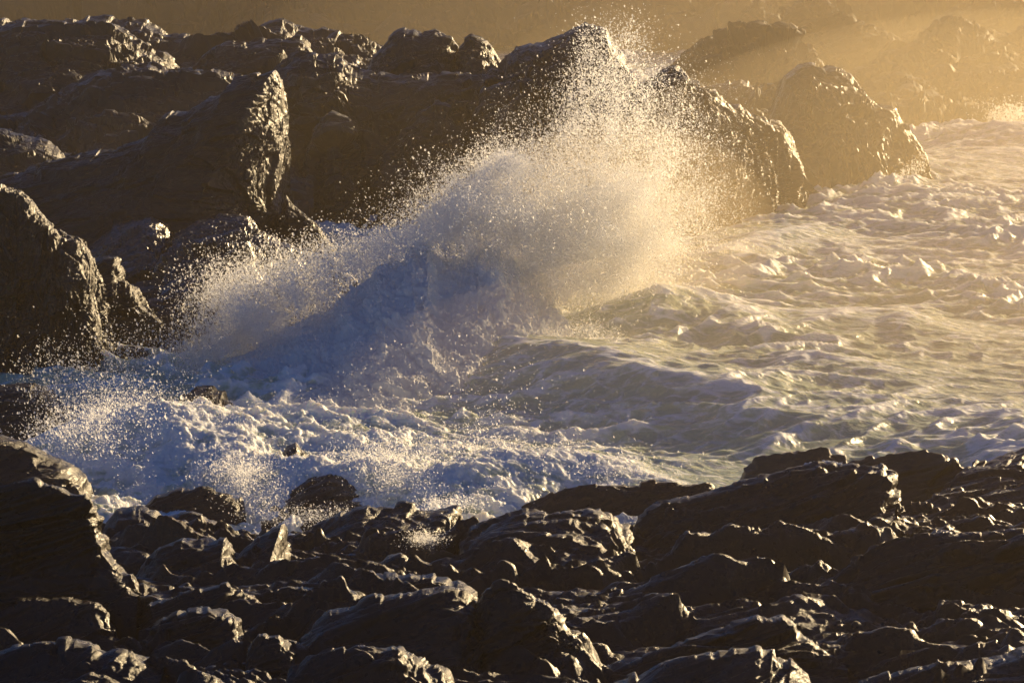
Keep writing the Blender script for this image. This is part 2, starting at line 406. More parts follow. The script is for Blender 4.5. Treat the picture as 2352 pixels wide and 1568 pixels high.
# far shore
rock('far_cliff', 'hazy high cliff closing the cove at the top of the view', [(-2500, -420), (-500, -330), (0, -250), (500, -230), (1000, -260), (1600, -230), (2400, -330), (3200, -200)],
     [(-2500, 60), (-500, 60), (0, 60), (1000, 60), (2400, 140), (3200, 150)], [262, 262], [235, 200], s=9, amp=5, mat=M_FAR, tb=40, kind='structure', **far_kw)
rock('far_crag', 'faint hazy crag at the top of the view above the spray', [(1380, 60), (1480, 0), (1560, -20), (1640, 10), (1760, 5), (1800, 50), (1830, 100), (1870, 190)],
     [(1380, 300), (1600, 330), (1870, 330)], [215, 215], [205, 200], s=4, amp=2.0, mat=M_FAR, tb=10, cat='cliff', seed=2, **far_kw)
rock('far_crag', 'hazy blocky crag with a flat knob above the dark headland', [(1800, 200), (1812, 60), (1835, 8), (1880, 5), (1960, 52), (2000, 90), (2060, 110), (2120, 160), (2200, 170), (2260, 260)],
     [(1800, 340), (2000, 330), (2270, 290)], [190, 184], [182, 176], s=3.2, amp=1.6, mat=M_FAR, tb=9, cat='cliff', seed=3, **far_kw)
rock('far_crag', 'hazy round shouldered crag left of the blocky crag', [(1540, 240), (1560, 170), (1620, 95), (1690, 72), (1790, 65), (1840, 85), (1880, 120), (1910, 180), (1930, 240)],
     [(1520, 350), (1700, 350), (1940, 330)], [168, 165], [158, 155], s=3, amp=1.5, mat=M_FAR, tb=8, cat='cliff', seed=4, **far_kw)
rock('far_crag', 'hazy jagged crag in the upper right corner', [(2020, 220), (2050, 120), (2110, 105), (2150, 55), (2200, 48), (2260, 62), (2300, 95), (2350, 140), (2420, 190), (2500, 250)],
     [(2000, 280), (2200, 280), (2520, 280)], [178, 175], [168, 164], s=3, amp=1.5, mat=M_FAR, tb=8, cat='cliff', seed=5, **far_kw)
rock('far_crag', 'hazy low crag just behind the far white breaker', [(2090, 262), (2110, 200), (2150, 165), (2230, 165), (2290, 160), (2335, 165), (2355, 190), (2420, 250)],
     [(2080, 268), (2250, 276), (2430, 280)], [164, 162], [157, 154], s=2.4, amp=1.0, mat=M_FAR, tb=6, cat='cliff', seed=6, **far_kw)
rock('shore_reef', 'low hazy reef at the water edge behind the far breaker', [(1950, 262), (1975, 195), (2060, 172), (2120, 180), (2148, 210), (2155, 250)],
     [(1950, 275), (2060, 270), (2155, 268)], [162, 160], [156, 156], s=2, amp=0.8, mat=M_FAR, tb=5, seed=7, **far_kw)
rock('far_crag', 'broad dim crag at the upper right edge behind the jagged crag', [(2080, 140), (2120, 60), (2200, 20), (2350, -20), (2520, -40), (2700, 0)],
     [(2080, 290), (2300, 290), (2700, 290)], [205, 205], [192, 192], s=4, amp=2, mat=M_FAR, tb=8, cat='cliff', seed=8, **far_kw)
# left background ridges
ml_kw = dict(jag=6, facet=1.2, L=(1, .1, .12), nb=(-.25, -.35, .9), stretch=2.6)
rock('background_ridge', 'hazy long low ridge farthest back on the left', [(-700, 30), (-300, 60), (0, 47), (60, 42), (250, 42), (330, 50), (380, 75), (480, 84), (560, 84), (620, 60), (650, 54), (690, 75), (760, 78), (820, 88), (870, 112), (930, 160)],
     [(-700, 250), (0, 250), (500, 220), (930, 230)], [158, 152], [140, 140], s=3, amp=1.3, tb=8, cat='ridge', seed=11, mat=M_ROCK, **ml_kw)
rock('background_ridge', 'dark flat topped ridge at the upper left edge', [(-600, 70), (-200, 90), (0, 80), (60, 60), (180, 52), (260, 60), (330, 100), (390, 132), (400, 158), (470, 170), (530, 190), (600, 260)],
     [(-600, 330), (0, 330), (400, 300), (600, 300)], [136, 134], [122, 124], s=2.6, amp=1.1, tb=6, cat='ridge', seed=12, mat=M_ROCK, **ml_kw)
rock('background_ridge', 'dark rounded ridge behind the leaning sea stack', [(410, 230), (450, 145), (520, 103), (570, 95), (620, 86), (690, 92), (720, 120), (760, 118), (800, 150), (830, 200)],
     [(400, 330), (600, 320), (840, 300)], [134, 134], [126, 126], s=2.2, amp=0.9, tb=5, cat='ridge', seed=13, mat=M_ROCK, **ml_kw)
rock('rocky_slope', 'broad dark broken slope between the left ridge and the stack', [(-600, 330), (-200, 280), (60, 260), (150, 205), (230, 150), (330, 148), (400, 155), (500, 160), (560, 185), (640, 200), (720, 260)],
     [(-600, 520), (0, 520), (300, 480), (720, 480)], [122, 122], [102, 104], s=2.2, amp=1.0, tb=5, cat='slope', seed=14, mat=M_ROCK, strata=.9, **ml_kw)
rock('dark_cliff', 'dark cliff wall behind the wave right of the sea stack', [(610, 300), (640, 165), (680, 130), (720, 118), (770, 132), (800, 158), (860, 170), (960, 175), (1060, 180), (1130, 165), (1180, 180), (1260, 230), (1330, 300)],
     [(590, 640), (800, 640), (1330, 620)], [116, 113], [107, 106], s=2.2, amp=1.2, tb=6, cat='cliff', seed=15, mat=M_ROCK, strata=.9, bulge=(1.2, .6), **ml_kw)
rock('crag', 'twin topped dark crag on the skyline left of the spray', [(830, 190), (860, 130), (900, 88), (925, 72), (950, 68), (975, 80), (1000, 70), (1035, 84), (1055, 112), (1060, 160), (1075, 200)],
     [(820, 330), (950, 340), (1080, 330)], [119, 119], [113, 113], s=1.8, amp=0.6, tb=5, cat='rock', seed=16, mat=M_ROCK, **ml_kw)
rock('crag', 'small pointed dark crag between the twin crag and the spray', [(1040, 200), (1055, 110), (1080, 90), (1105, 95), (1140, 120), (1165, 150), (1170, 190)],
     [(1030, 320), (1100, 330), (1180, 330)], [118, 118], [113, 113], s=1.6, amp=0.5, tb=4, cat='rock', seed=17, mat=M_ROCK, **ml_kw)
rock('headland', 'tall dark headland with a peak behind the spray column', [(1130, 260), (1160, 130), (1190, 105), (1215, 98), (1245, 100), (1300, 76), (1330, 60), (1345, 55), (1385, 72), (1398, 105), (1430, 150), (1480, 195), (1515, 160), (1545, 150), (1568, 172), (1580, 190), (1640, 215), (1690, 232), (1740, 268), (1790, 280), (1812, 320), (1826, 370), (1850, 430), (1860, 468)],
     [(1100, 620), (1300, 610), (1500, 575), (1600, 560), (1750, 535), (1790, 510), (1860, 480)], [113, 113, 113, 118], [104, 103, 106, 116], s=2.2, amp=0.9, tb=8, cat='headland', seed=18, mat=M_ROCK, jag=6, bulge=(1.2, .6), L=(.2, .2, 1), nb=(-.5, -.8, .1), stretch=2.2)
rock('headland', 'rounded dark headland jutting into the bright sea', [(1760, 300), (1785, 235), (1805, 185), (1835, 158), (1870, 150), (1905, 155), (1950, 172), (1975, 205), (2010, 240), (2050, 245), (2064, 285), (2095, 310), (2125, 355), (2132, 395), (2110, 425), (2092, 440)],
     [(1760, 478), (1850, 478), (1950, 468), (2050, 460), (2092, 446)], [129, 127], [120, 123], s=2.0, amp=0.8, tb=9, cat='headland', seed=19, mat=M_ROCK, jag=5, bulge=(1.3, .55), L=(.2, .2, 1), nb=(-.5, -.8, .1), stretch=2.0)
rock('low_ridge', 'low hazy ridge line between the two dark headlands', [(1540, 220), (1600, 195), (1660, 200), (1700, 180), (1730, 195), (1790, 185), (1850, 200), (1900, 250)],
     [(1540, 320), (1700, 330), (1900, 330)], [142, 142], [134, 134], s=1.8, amp=0.7, tb=6, cat='ridge', seed=20, mat=M_ROCK, **far_kw)
for k, (rd, ft, lab) in enumerate([
    ([(680, 480), (705, 360), (735, 290), (765, 262), (795, 275), (820, 340), (850, 400), (870, 480)], [(670, 600), (780, 610), (880, 600)], 'faint dark buttress on the cliff just right of the sea stack'),
    ([(870, 440), (890, 350), (930, 290), (965, 262), (1000, 232), (1030, 250), (1060, 320), (1090, 440)], [(860, 560), (980, 570), (1100, 560)], 'dark buttress below the twin topped crag'),
    ([(1060, 360), (1085, 250), (1110, 205), (1150, 188), (1175, 200), (1190, 290), (1230, 400)], [(1050, 520), (1140, 530), (1240, 520)], 'dark square shouldered buttress left of the spray column')]):
    rock('cliff_buttress', lab, rd, ft, [110, 110], [105.5, 105.5], s=1.6, amp=.7, tb=4, cat='rock', seed=90 + k, mat=M_ROCK, **ml_kw)
for k, (rd, ft, Yk, lab) in enumerate([
    ([(1880, 250), (1930, 200), (1985, 150), (2030, 140), (2080, 165), (2140, 200), (2170, 250)], [(1870, 280), (2020, 285), (2180, 270)], 172, 'hazy stepped crag between the blocky crag and the corner crag'),
    ([(2200, 150), (2230, 95), (2280, 70), (2330, 85), (2380, 60), (2450, 90), (2520, 160)], [(2200, 290), (2350, 290), (2520, 290)], 181, 'faint saw toothed crag at the right edge of the view'),
    ([(1640, 120), (1690, 40), (1740, 15), (1790, 30), (1830, 90), (1860, 160)], [(1640, 300), (1740, 300), (1870, 300)], 198, 'faint steep crag behind the round shouldered crag'),
    ([(1990, 262), (2030, 235), (2080, 222), (2120, 235), (2180, 225), (2230, 240), (2260, 262)], [(1985, 272), (2120, 274), (2270, 270)], 156, 'low dark rock bar at the edge of the far water')]):
    rock('far_crag', lab, rd, ft, [Yk, Yk], [Yk - 6, Yk - 6], s=2.2, amp=1.1, tb=6, cat='cliff', seed=95 + k, mat=M_FAR, **far_kw)
# sea stack
rock('sea_stack', 'tall leaning pointed stack with a sunlit vertical right edge', [(-80, 420), (60, 385), (200, 358), (300, 335), (350, 318), (375, 272), (400, 256), (440, 250), (490, 215), (540, 188), (590, 172), (632, 163), (645, 185), (648, 220), (655, 262), (660, 300), (655, 345), (645, 390), (640, 430), (648, 480), (652, 556)],
     [(-80, 560), (200, 560), (400, 570), (560, 585), (640, 575), (655, 565)], [99, 99, 99], [94, 93, 95], s=1.3, amp=0.33, tb=3.0, cat='rock', seed=21, mat=M_ROCK, keep=.5, dens=1.1, strata=.35, rough=.7, bulge=(1.2, .6), **ml_kw)
rock('boulder_ridge', 'thin sunlit rock spur sloping down from the foot of the stack', [(640, 500), (655, 450), (690, 480), (720, 505), (750, 545), (785, 590), (815, 640)],
     [(640, 620), (720, 640), (820, 660)], [97, 94], [94, 93], s=1.0, amp=0.3, tb=2, seed=22, mat=M_ROCK, **ml_kw)
rock('boulder_ridge', 'small dark ridge with a sunlit tip at the left edge', [(-200, 310), (0, 302), (60, 318), (110, 330), (138, 352), (150, 375), (170, 410)],
     [(-200, 420), (0, 430), (180, 440)], [108, 106], [103, 102], s=1.4, amp=0.4, tb=3, seed=23, mat=M_ROCK, **ml_kw)
rock('boulder', 'wet dark boulder with a pale sloping top below the stack', [(190, 570), (240, 530), (300, 508), (350, 498), (385, 520), (395, 548), (430, 600)],
     [(190, 720), (300, 740), (440, 720)], [94, 93], [87, 87], s=1.1, amp=0.35, tb=3, seed=24, mat=M_WET, **dict(ml_kw, strata=.9, L=(1,.3,.35), jag=5))
rock('boulder', 'largest wet boulder right at the foot of the stack', [(370, 580), (400, 530), (450, 500), (520, 488), (570, 495), (600, 530), (640, 560), (680, 565), (760, 590), (800, 620), (820, 650)],
     [(350, 740), (550, 760), (830, 720)], [93, 92], [84, 84], s=1.2, amp=0.5, tb=3, seed=25, mat=M_WET, **dict(ml_kw, strata=.9, L=(1,.3,.35), jag=5))
rock('boulder', 'dark boulder between the left crag and the wet boulders', [(195, 640), (210, 598), (235, 585), (265, 590), (272, 640), (300, 650), (320, 690), (370, 740)],
     [(190, 860), (280, 880), (380, 860)], [84, 83], [81.5, 81.5], s=1.0, amp=0.35, tb=3, seed=26, mat=M_ROCK, **ml_kw)
rock('rocky_slope', 'black shaded slope running down to the spray on the left', [(150, 720), (300, 660), (400, 650), (600, 640), (760, 650), (840, 700)],
     [(100, 960), (400, 960), (860, 900)], [88, 88], [77, 79], s=1.3, amp=0.5, tb=4, cat='slope', seed=27, mat=M_ROCK, **ml_kw)
rock('crag', 'steep black crag with sunlit steps at the left edge', [(-260, 470), (-100, 440), (0, 434), (45, 440), (75, 462), (95, 490), (125, 520), (142, 548), (175, 552), (190, 565), (208, 592), (212, 640), (208, 680), (218, 720), (228, 768), (235, 820)],
     [(-260, 960), (0, 960), (150, 930), (240, 860)], [79, 79], [77, 77], s=.9, amp=0.36, tb=4, cat='rock', seed=28, mat=M_ROCK, bulge=(1.2, .6), L=(.2, .2, 1), nb=(-.5, -.8, .1), stretch=1.6, facet=1.6, jag=6, strata=.3, rough=.4, dens=1.1)
rock('boulder', 'low dark rock behind the spray at the left edge', [(-160, 880), (0, 882), (60, 880), (100, 890), (130, 930), (150, 980)],
     [(-160, 1060), (0, 1080), (160, 1060)], [71, 71], [67, 67], s=0.9, amp=0.3, tb=3, seed=29, mat=M_ROCK, **ml_kw)
rock('boulder', 'dark round boulder standing in the surf behind the foam', [(370, 1010), (385, 950), (420, 908), (450, 890), (480, 892), (510, 905), (535, 925), (542, 960), (560, 1010)],
     [(360, 1040), (450, 1050), (570, 1030)], [71.5, 71.5], [69, 69], s=0.6, amp=0.2, tb=2, seed=30, mat=M_ROCK, **ml_kw)
rock('boulder', 'black rock hump at the left edge beside the surf', [(-200, 1000), (0, 1003), (60, 1020), (105, 1045), (140, 1058), (160, 1072), (183, 1098), (184, 1140)],
     [(-200, 1200), (0, 1200), (190, 1180)], [61, 61], [59.6, 59.6], s=0.9, amp=0.25, tb=2.5, seed=31, mat=M_NEAR)
rock('boulder', 'brown domed boulder washed by splashing foam', [(600, 1180), (625, 1140), (680, 1108), (715, 1088), (760, 1080), (800, 1088), (830, 1105), (848, 1135), (850, 1165)],
     [(600, 1205), (720, 1215), (850, 1200)], [62.5, 62.5], [60, 60], s=0.6, amp=0.16, tb=2, seed=32, mat=M_NEAR)
rock('boulder', 'small pointed rock poking from the foam above the domed boulder', [(645, 1045), (660, 1022), (680, 1014), (690, 1030), (720, 1050), (745, 1080)],
     [(645, 1060), (700, 1080), (750, 1100)], [65, 65], [64, 64], s=0.4, amp=0.1, tb=1, seed=33, mat=M_NEAR)

# ------------------------------------------------------------------ near shelf
def shelf_z(y):
    return np.interp(y, [20, 30, 38, 48, 56, 60, 64], [4.0, 3.1, 2.3, 1.3, 0.35, -0.3, -1.5])
def yt(py):   # where the sight line at py meets the shelf
    ys = np.linspace(20, 70, 400)
    zz = P(np.full(400, 1176.), np.full(400, float(py)), ys)[:, 2]
    k = np.argmax(zz < shelf_z(ys)); return ys[k]
pys = np.linspace(1130, 1950, 480); pxs = np.linspace(-700, 3000, 1500); NR = 760
Yg = 64 - (64 - 27) * np.linspace(0, 1, NR) ** 1.1
Gs = np.zeros((NR, 1500, 3)); Gs[..., 1] = Yg[:, None]
Gs[..., 0] = ((pxs / 1176 - 1) * T)[None] * Yg[:, None]
xx = Gs[..., 0].ravel(); yy = Gs[..., 1].ravel()
big = noise(np.stack([xx / 6, yy / 5, 0 * xx], -1))
zz = shelf_z(yy) + 0.5 * big + 0.35 * smooth(0, 8, xx) * smooth(64, 58, yy) + 0.25 - .8 * smooth(57, 62, yy)
Q = np.stack([xx, yy, zz], -1)
NK = dict(L=(1, .12, .30), nb=(-.30, -.38, .85), stretch=4.5, facet=.35, plate=1.0, strata=.8, rough=.5)
zz = zz + 0.95 * rock_disp(Q, 1.7, seed=40, **NK) + .16 * rock_disp(Q, .6, seed=41, **dict(NK, rough=.3, facet=.15))
Gs[..., 2] = zz.reshape(NR, 1500)
tag(link('rock_shelf', mesh_from('rock_shelf', Gs.reshape(-1, 3), grid_faces(NR, 1500), True), M_NEAR), 'black layered bedrock shelf along the near shore', kind='structure')

def slab(label, ridge, foot, h=0.9, hf=0.3, s=0.9, amp=0.35, seed=50, name='rock_slab', cat='rock', mat=None, ymax=61, **kw):
    k = dict(NK); k.update(kw)
    def dep(pts, hh):
        ps = np.array(pts)[:, 1]
        out = []
        ys = np.linspace(20, 70, 600)
        p = ps.mean()
        zz = P(np.full(600, 1176.), np.full(600, p), ys)[:, 2]
        ok = zz < shelf_z(ys) + hh
        return min(ys[np.argmax(ok)], ymax) if ok.any() else ymax
    yr = dep(ridge, h); yf = min(dep(foot, hf), yr - 0.6)
    return rock(name, label, ridge, foot, [yr, yr], [yf, yf], s=s, amp=amp, mat=mat or M_NEAR, tb=2.2, zb=float(shelf_z(yf)) - 1.0, seed=seed, cat=cat, bulge=(1.15, .95), jag=7, keep=.6, **k)
slab('tan wet boulder lapped by foam beyond the big slab', [(1695, 1115), (1710, 1075), (1735, 1055), (1790, 1043), (1850, 1045), (1880, 1033), (1905, 1038), (1940, 1050), (1950, 1080)], [(1690, 1125), (1800, 1120), (1955, 1110)], .5, .1, .6, .15, 51, 'boulder', mat=M_TAN)
slab('tan topped wet rock between the big slab and the sea', [(1900, 1085), (1960, 1052), (2040, 1040), (2120, 1033), (2165, 1040), (2200, 1060), (2235, 1085), (2250, 1110)], [(1900, 1160), (2100, 1180), (2260, 1130)], .7, .2, .7, .2, 52, mat=M_TAN)
slab('long dark slab rising at the right edge of the shore', [(2225, 1110), (2232, 1078), (2245, 1062), (2300, 1048), (2360, 1038), (2500, 1010), (2700, 1000)], [(1980, 1240), (2150, 1240), (2400, 1230), (2700, 1200)], 1.3, .4, 1.1, .4, 53)
slab('flat topped low brown slab at the water line left of the big slab', [(1150, 1192), (1200, 1160), (1260, 1138), (1320, 1115), (1370, 1108), (1450, 1115), (1540, 1108), (1600, 1104), (1630, 1110), (1640, 1130)], [(1150, 1200), (1400, 1185), (1560, 1172), (1645, 1140)], .6, 0.0, .8, .15, 54, facet=.6)
slab('great streaked dark slab in the middle right of the shore', [(1395, 1330), (1430, 1260), (1460, 1195), (1520, 1155), (1580, 1140), (1640, 1125), (1700, 1110), (1780, 1100), (1900, 1080), (1960, 1075), (2020, 1070), (2055, 1078), (2040, 1100), (2045, 1130), (2060, 1175)], [(1380, 1350), (1500, 1370), (1650, 1390), (1820, 1385), (1900, 1340), (1970, 1270), (2060, 1190)], 1.4, .1, 1.1, .45, 55)
slab('blocky dark rock leaning against the great slab on its left', [(1060, 1260), (1085, 1220), (1130, 1196), (1200, 1180), (1330, 1172), (1400, 1188), (1440, 1215), (1455, 1245), (1430, 1280)], [(1050, 1350), (1200, 1380), (1420, 1350)], .9, .2, .9, .35, 56)
slab('wet shelf rock with a ragged top beside the central foam', [(640, 1240), (720, 1220), (760, 1200), (800, 1178), (850, 1162), (920, 1168), (980, 1172), (1050, 1170), (1052, 1190), (1010, 1210), (1020, 1250)], [(640, 1280), (800, 1290), (1020, 1280)], .7, .2, .8, .25, 57)
slab('thick dark slab below the great slab at the right edge', [(1800, 1400), (1850, 1350), (1890, 1315), (1960, 1275), (2010, 1250), (2080, 1232), (2160, 1220), (2240, 1222), (2360, 1228), (2500, 1215), (2700, 1200)], [(1800, 1430), (2000, 1500), (2300, 1520), (2700, 1500)], 1.4, .1, 1.1, .45, 58)
slab('glinting slab in front of the great slab', [(1250, 1440), (1330, 1420), (1400, 1385), (1470, 1362), (1560, 1346), (1640, 1344), (1668, 1362), (1700, 1384), (1712, 1400)], [(1240, 1470), (1500, 1470), (1712, 1430)], .6, .1, .8, .3, 59)
slab('thin plate ending in a blunt tip below the great slab', [(1600, 1440), (1700, 1412), (1780, 1384), (1850, 1378), (1900, 1392), (1922, 1420)], [(1590, 1460), (1750, 1450), (1925, 1440)], .5, .1, .7, .2, 62)
slab('streaked slab running up from the bottom middle', [(1340, 1560), (1450, 1520), (1560, 1480), (1660, 1440), (1740, 1424), (1800, 1430), (1830, 1452), (1880, 1480), (1940, 1520)], [(1330, 1590), (1600, 1590), (1950, 1560)], .7, .1, .9, .3, 60)
slab('rounded rock crossing the bottom edge right of centre', [(1300, 1640), (1430, 1560), (1530, 1520), (1650, 1494), (1740, 1496), (1800, 1520), (1860, 1565), (1890, 1640)], [(1300, 1700), (1600, 1720), (1920, 1700)], .8, .2, .9, .25, 61)
slab('low rock along the bottom edge at the right corner', [(1860, 1640), (2000, 1560), (2150, 1528), (2250, 1518), (2360, 1508), (2600, 1500)], [(1880, 1700), (2200, 1700), (2600, 1700)], .8, .2, .9, .25, 80)
slab('mossy dark lump in the centre foreground', [(1080, 1470), (1090, 1390), (1120, 1355), (1150, 1345), (1180, 1352), (1220, 1375), (1270, 1405), (1300, 1440), (1330, 1465), (1338, 1500), (1310, 1530)], [(1080, 1590), (1200, 1600), (1300, 1560)], 1.1, .2, .5, .22, 63, 'boulder', facet=.7, rough=1.0, strata=.2)
slab('broad black rock with a bright top edge left of the mossy lump', [(700, 1470), (760, 1415), (830, 1395), (900, 1378), (980, 1375), (1060, 1378), (1095, 1400), (1105, 1450), (1110, 1490)], [(700, 1600), (900, 1620), (1110, 1590)], 1.1, .2, .9, .3, 64)
slab('low dark slab behind the broad black rock', [(690, 1370), (760, 1342), (850, 1330), (940, 1322), (1010, 1330), (1060, 1345), (1090, 1362), (1095, 1390)], [(690, 1420), (900, 1420), (1095, 1410)], .8, .2, .7, .25, 65)
slab('small square block near the middle of the shore', [(860, 1330), (872, 1295), (890, 1278), (920, 1272), (940, 1285), (948, 1335)], [(860, 1350), (900, 1352), (948, 1348)], .7, .2, .5, .15, 66, 'boulder')
slab('dark pointed wedge standing up by the foam', [(520, 1310), (560, 1262), (600, 1232), (630, 1212), (648, 1206), (652, 1230), (656, 1300)], [(500, 1345), (600, 1350), (658, 1340)], .8, .2, .6, .12, 67, 'boulder')
slab('long dark block left of the pointed wedge', [(310, 1330), (330, 1290), (360, 1262), (420, 1245), (480, 1235), (520, 1228), (532, 1260), (535, 1300)], [(300, 1380), (420, 1380), (540, 1350)], .8, .2, .8, .2, 68)
slab('sunlit domed rock below the surf on the left', [(340, 1235), (355, 1200), (390, 1185), (440, 1180), (490, 1195), (525, 1215), (540, 1240)], [(340, 1270), (440, 1265), (540, 1255)], .6, .2, .6, .18, 69, 'boulder')
slab('pale edged boulder beside the black mass on the left', [(225, 1260), (240, 1200), (270, 1175), (320, 1170), (350, 1185), (370, 1210), (375, 1250)], [(225, 1300), (300, 1300), (380, 1280)], .6, .2, .6, .18, 70, 'boulder')
slab('ragged wet rock half under the foam on the left', [(320, 1165), (360, 1135), (420, 1120), (470, 1118), (520, 1125), (550, 1140), (560, 1170)], [(320, 1185), (450, 1190), (565, 1185)], .5, .1, .6, .15, 71)
slab('huge black rock mass at the left edge of the shore', [(-300, 1100), (-100, 1110), (0, 1120), (60, 1114), (110, 1125), (150, 1140), (205, 1145), (213, 1170), (218, 1210), (232, 1255), (262, 1290), (290, 1330), (318, 1368)], [(-300, 1430), (0, 1430), (150, 1420), (318, 1385)], 2.0, .2, 1.0, .35, 72)
slab('low rounded rock under the black mass', [(-200, 1440), (0, 1400), (60, 1382), (140, 1375), (220, 1385), (250, 1410), (260, 1440)], [(-200, 1500), (100, 1500), (260, 1470)], .7, .2, .7, .2, 73)
slab('knobbly rock with warm highlights in the lower left', [(330, 1480), (350, 1440), (400, 1410), (450, 1395), (510, 1400), (545, 1425), (550, 1470)], [(330, 1530), (450, 1540), (560, 1510)], .8, .2, .6, .22, 74, 'boulder')
slab('round headed boulder in the lower left', [(560, 1560), (570, 1500), (600, 1465), (640, 1458), (665, 1480), (680, 1530)], [(560, 1600), (620, 1610), (690, 1580)], .8, .2, .5, .15, 75, 'boulder')
slab('wide rock crossing the bottom edge left of centre', [(640, 1620), (680, 1540), (740, 1500), (820, 1478), (900, 1480), (960, 1510), (1020, 1550), (1060, 1620)], [(640, 1700), (850, 1720), (1060, 1700)], .9, .2, .8, .25, 76)
slab('dark slab crossing the bottom edge at the far left', [(-200, 1560), (0, 1510), (100, 1490), (200, 1485), (300, 1500), (380, 1530), (420, 1600)], [(-200, 1700), (150, 1700), (420, 1690)], .9, .2, .8, .25, 77)
slab('slab with a warm rim between the wedge and the lower left rocks', [(560, 1420), (600, 1370), (660, 1345), (720, 1345), (760, 1370), (790, 1400)], [(560, 1460), (680, 1460), (800, 1440)], .7, .2, .7, .2, 78)
slab('leaning slab with a bright end on the left', [(320, 1430), (340, 1390), (420, 1360), (520, 1350), (580, 1370), (600, 1410)], [(320, 1450), (460, 1450), (610, 1440)], .7, .2, .7, .2, 79)

# ------------------------------------------------------------------ breaking wave body
rng = np.random.RandomState(3)
def foam_body(name, label, ridge, foot, Yr, Yf, s, amp, mat, tb=3, zb=-.3, bulge=(1.1, .7), dens=1.0):
    _, lr = resample(ridge, 3); n = int(max(lr, 60) * RC * dens)
    R, _ = resample(ridge, n); F, _ = resample(foot, n); u = np.linspace(0, 1, n)
    def bend(Y): return np.polyval(np.polyfit(np.linspace(0, 1, len(Y)), Y, len(Y) - 1), u)      # one smooth curve, no kink
    A = P(R[:, 0], R[:, 1], bend(Yr)); B = P(F[:, 0], F[:, 1], bend(Yf))
    m = int(max(30, np.hypot(*(R - F)[:, :2].T).max() * RC * dens))
    v = np.linspace(0, 1, m)[:, None]
    fr = np.zeros((m, n, 3)); fr[..., 0] = A[None, :, 0] * (1 - v) + B[None, :, 0] * v
    fr[..., 1] = A[None, :, 1] + (B - A)[None, :, 1] * v ** bulge[1]; fr[..., 2] = A[None, :, 2] + (B - A)[None, :, 2] * v ** bulge[0]
    mb = m // 3; vb = np.linspace(1, 0, mb)[:-1, None]
    bk = np.repeat(A[None], mb - 1, 0).copy(); bk[..., 1] += vb * tb; bk[..., 2] = A[None, :, 2] - np.maximum(A[None, :, 2] - zb, 0) * vb ** 1.7
    un = B[None].copy(); un[..., 2] -= 1
    Gd = np.concatenate([bk, fr, un], 0); Nn = grid_normals(Gd)
    q = Gd.reshape(-1, 3)
    wq = q + 0.5 * np.stack([noise(q / 1.5), noise(q / 1.5 + 9), noise(q / 1.5 + 19)], -1)
    d = amp * (0.7 * fbm(wq / s, 3, .5) + 0.55 * fbm(wq / s * 2, 5, 0.6, 2))
    Gd = Gd + Nn * d.reshape(Gd.shape[:2])[..., None]
    me = mesh_from(name, Gd.reshape(-1, 3), grid_faces(*Gd.shape[:2]), True)
    return link(name, me, mat)
M_FOAM = foam_material('wave_foam', (0.82, 0.84, 0.86), 0.25)
wave = foam_body('breaking_wave', '', [(400, 985), (440, 900), (520, 835), (600, 790), (700, 735), (770, 698), (805, 655), (840, 635), (870, 598), (915, 585), (945, 556), (985, 550), (1012, 578), (1060, 574), (1100, 556), (1150, 566), (1200, 596), (1240, 620), (1280, 670), (1300, 715), (1320, 770)],
                 [(400, 1010), (560, 1010), (800, 1000), (1000, 960), (1150, 900), (1250, 840), (1330, 790)], [76, 82, 86], [70, 71, 79], 1.5, 0.55, M_FOAM, tb=4)
tag(wave, 'great breaking wave of blue shaded foam in the middle of the cove', 'wave')

wv = np.empty(len(wave.data.vertices) * 3, np.float32); wave.data.vertices.foreach_get('co', wv); WAVE_P = wv.reshape(-1, 3).astype(float)
# ------------------------------------------------------------------ spray
OV = np.array([[1, 0, 0], [-1, 0, 0], [0, 1, 0], [0, -1, 0], [0, 0, 1], [0, 0, -1]], float)
OF = np.array([[0, 2, 4], [2, 1, 4], [1, 3, 4], [3, 0, 4], [2, 0, 5], [1, 2, 5], [3, 1, 5], [0, 3, 5]])
TV = np.array([[1, 1, 1], [1, -1, -1], [-1, 1, -1], [-1, -1, 1]], float) * 0.75
TF = np.array([[0, 1, 2], [0, 3, 1], [0, 2, 3], [1, 3, 2]])
def drops_mesh(name, pos, rad, octa=True):
    V0, F0 = (OV, OF) if octa else (TV, TF)
    n = len(pos); k = len(V0)
    a = rng.rand(n, 3) * 2 * math.pi; ca, sa = np.cos(a), np.sin(a)
    V = np.repeat(V0[None], n, 0)
    x, y = V[..., 0].copy(), V[..., 1].copy(); V[..., 0] = x * ca[:, :1] - y * sa[:, :1]; V[..., 1] = x * sa[:, :1] + y * ca[:, :1]
    x, z = V[..., 0].copy(), V[..., 2].copy(); V[..., 0] = x * ca[:, 1:2] - z * sa[:, 1:2]; V[..., 2] = x * sa[:, 1:2] + z * ca[:, 1:2]
    V = V * rad[:, None, None] * (0.7 + 0.6 * rng.rand(n, 1, 3))
    st = unit([-.35, -.1, .93]) ; al = V @ st; V = V + (al * (rng.rand(n, 1) ** 4) * 1.3)[..., None] * st   # some drops drawn out along their flight
    V = V + pos[:, None, :]
    F = F0[None] + (np.arange(n) * k)[:, None, None]
    return mesh_from(name, V.reshape(-1, 3), F.reshape(-1, 3), False)
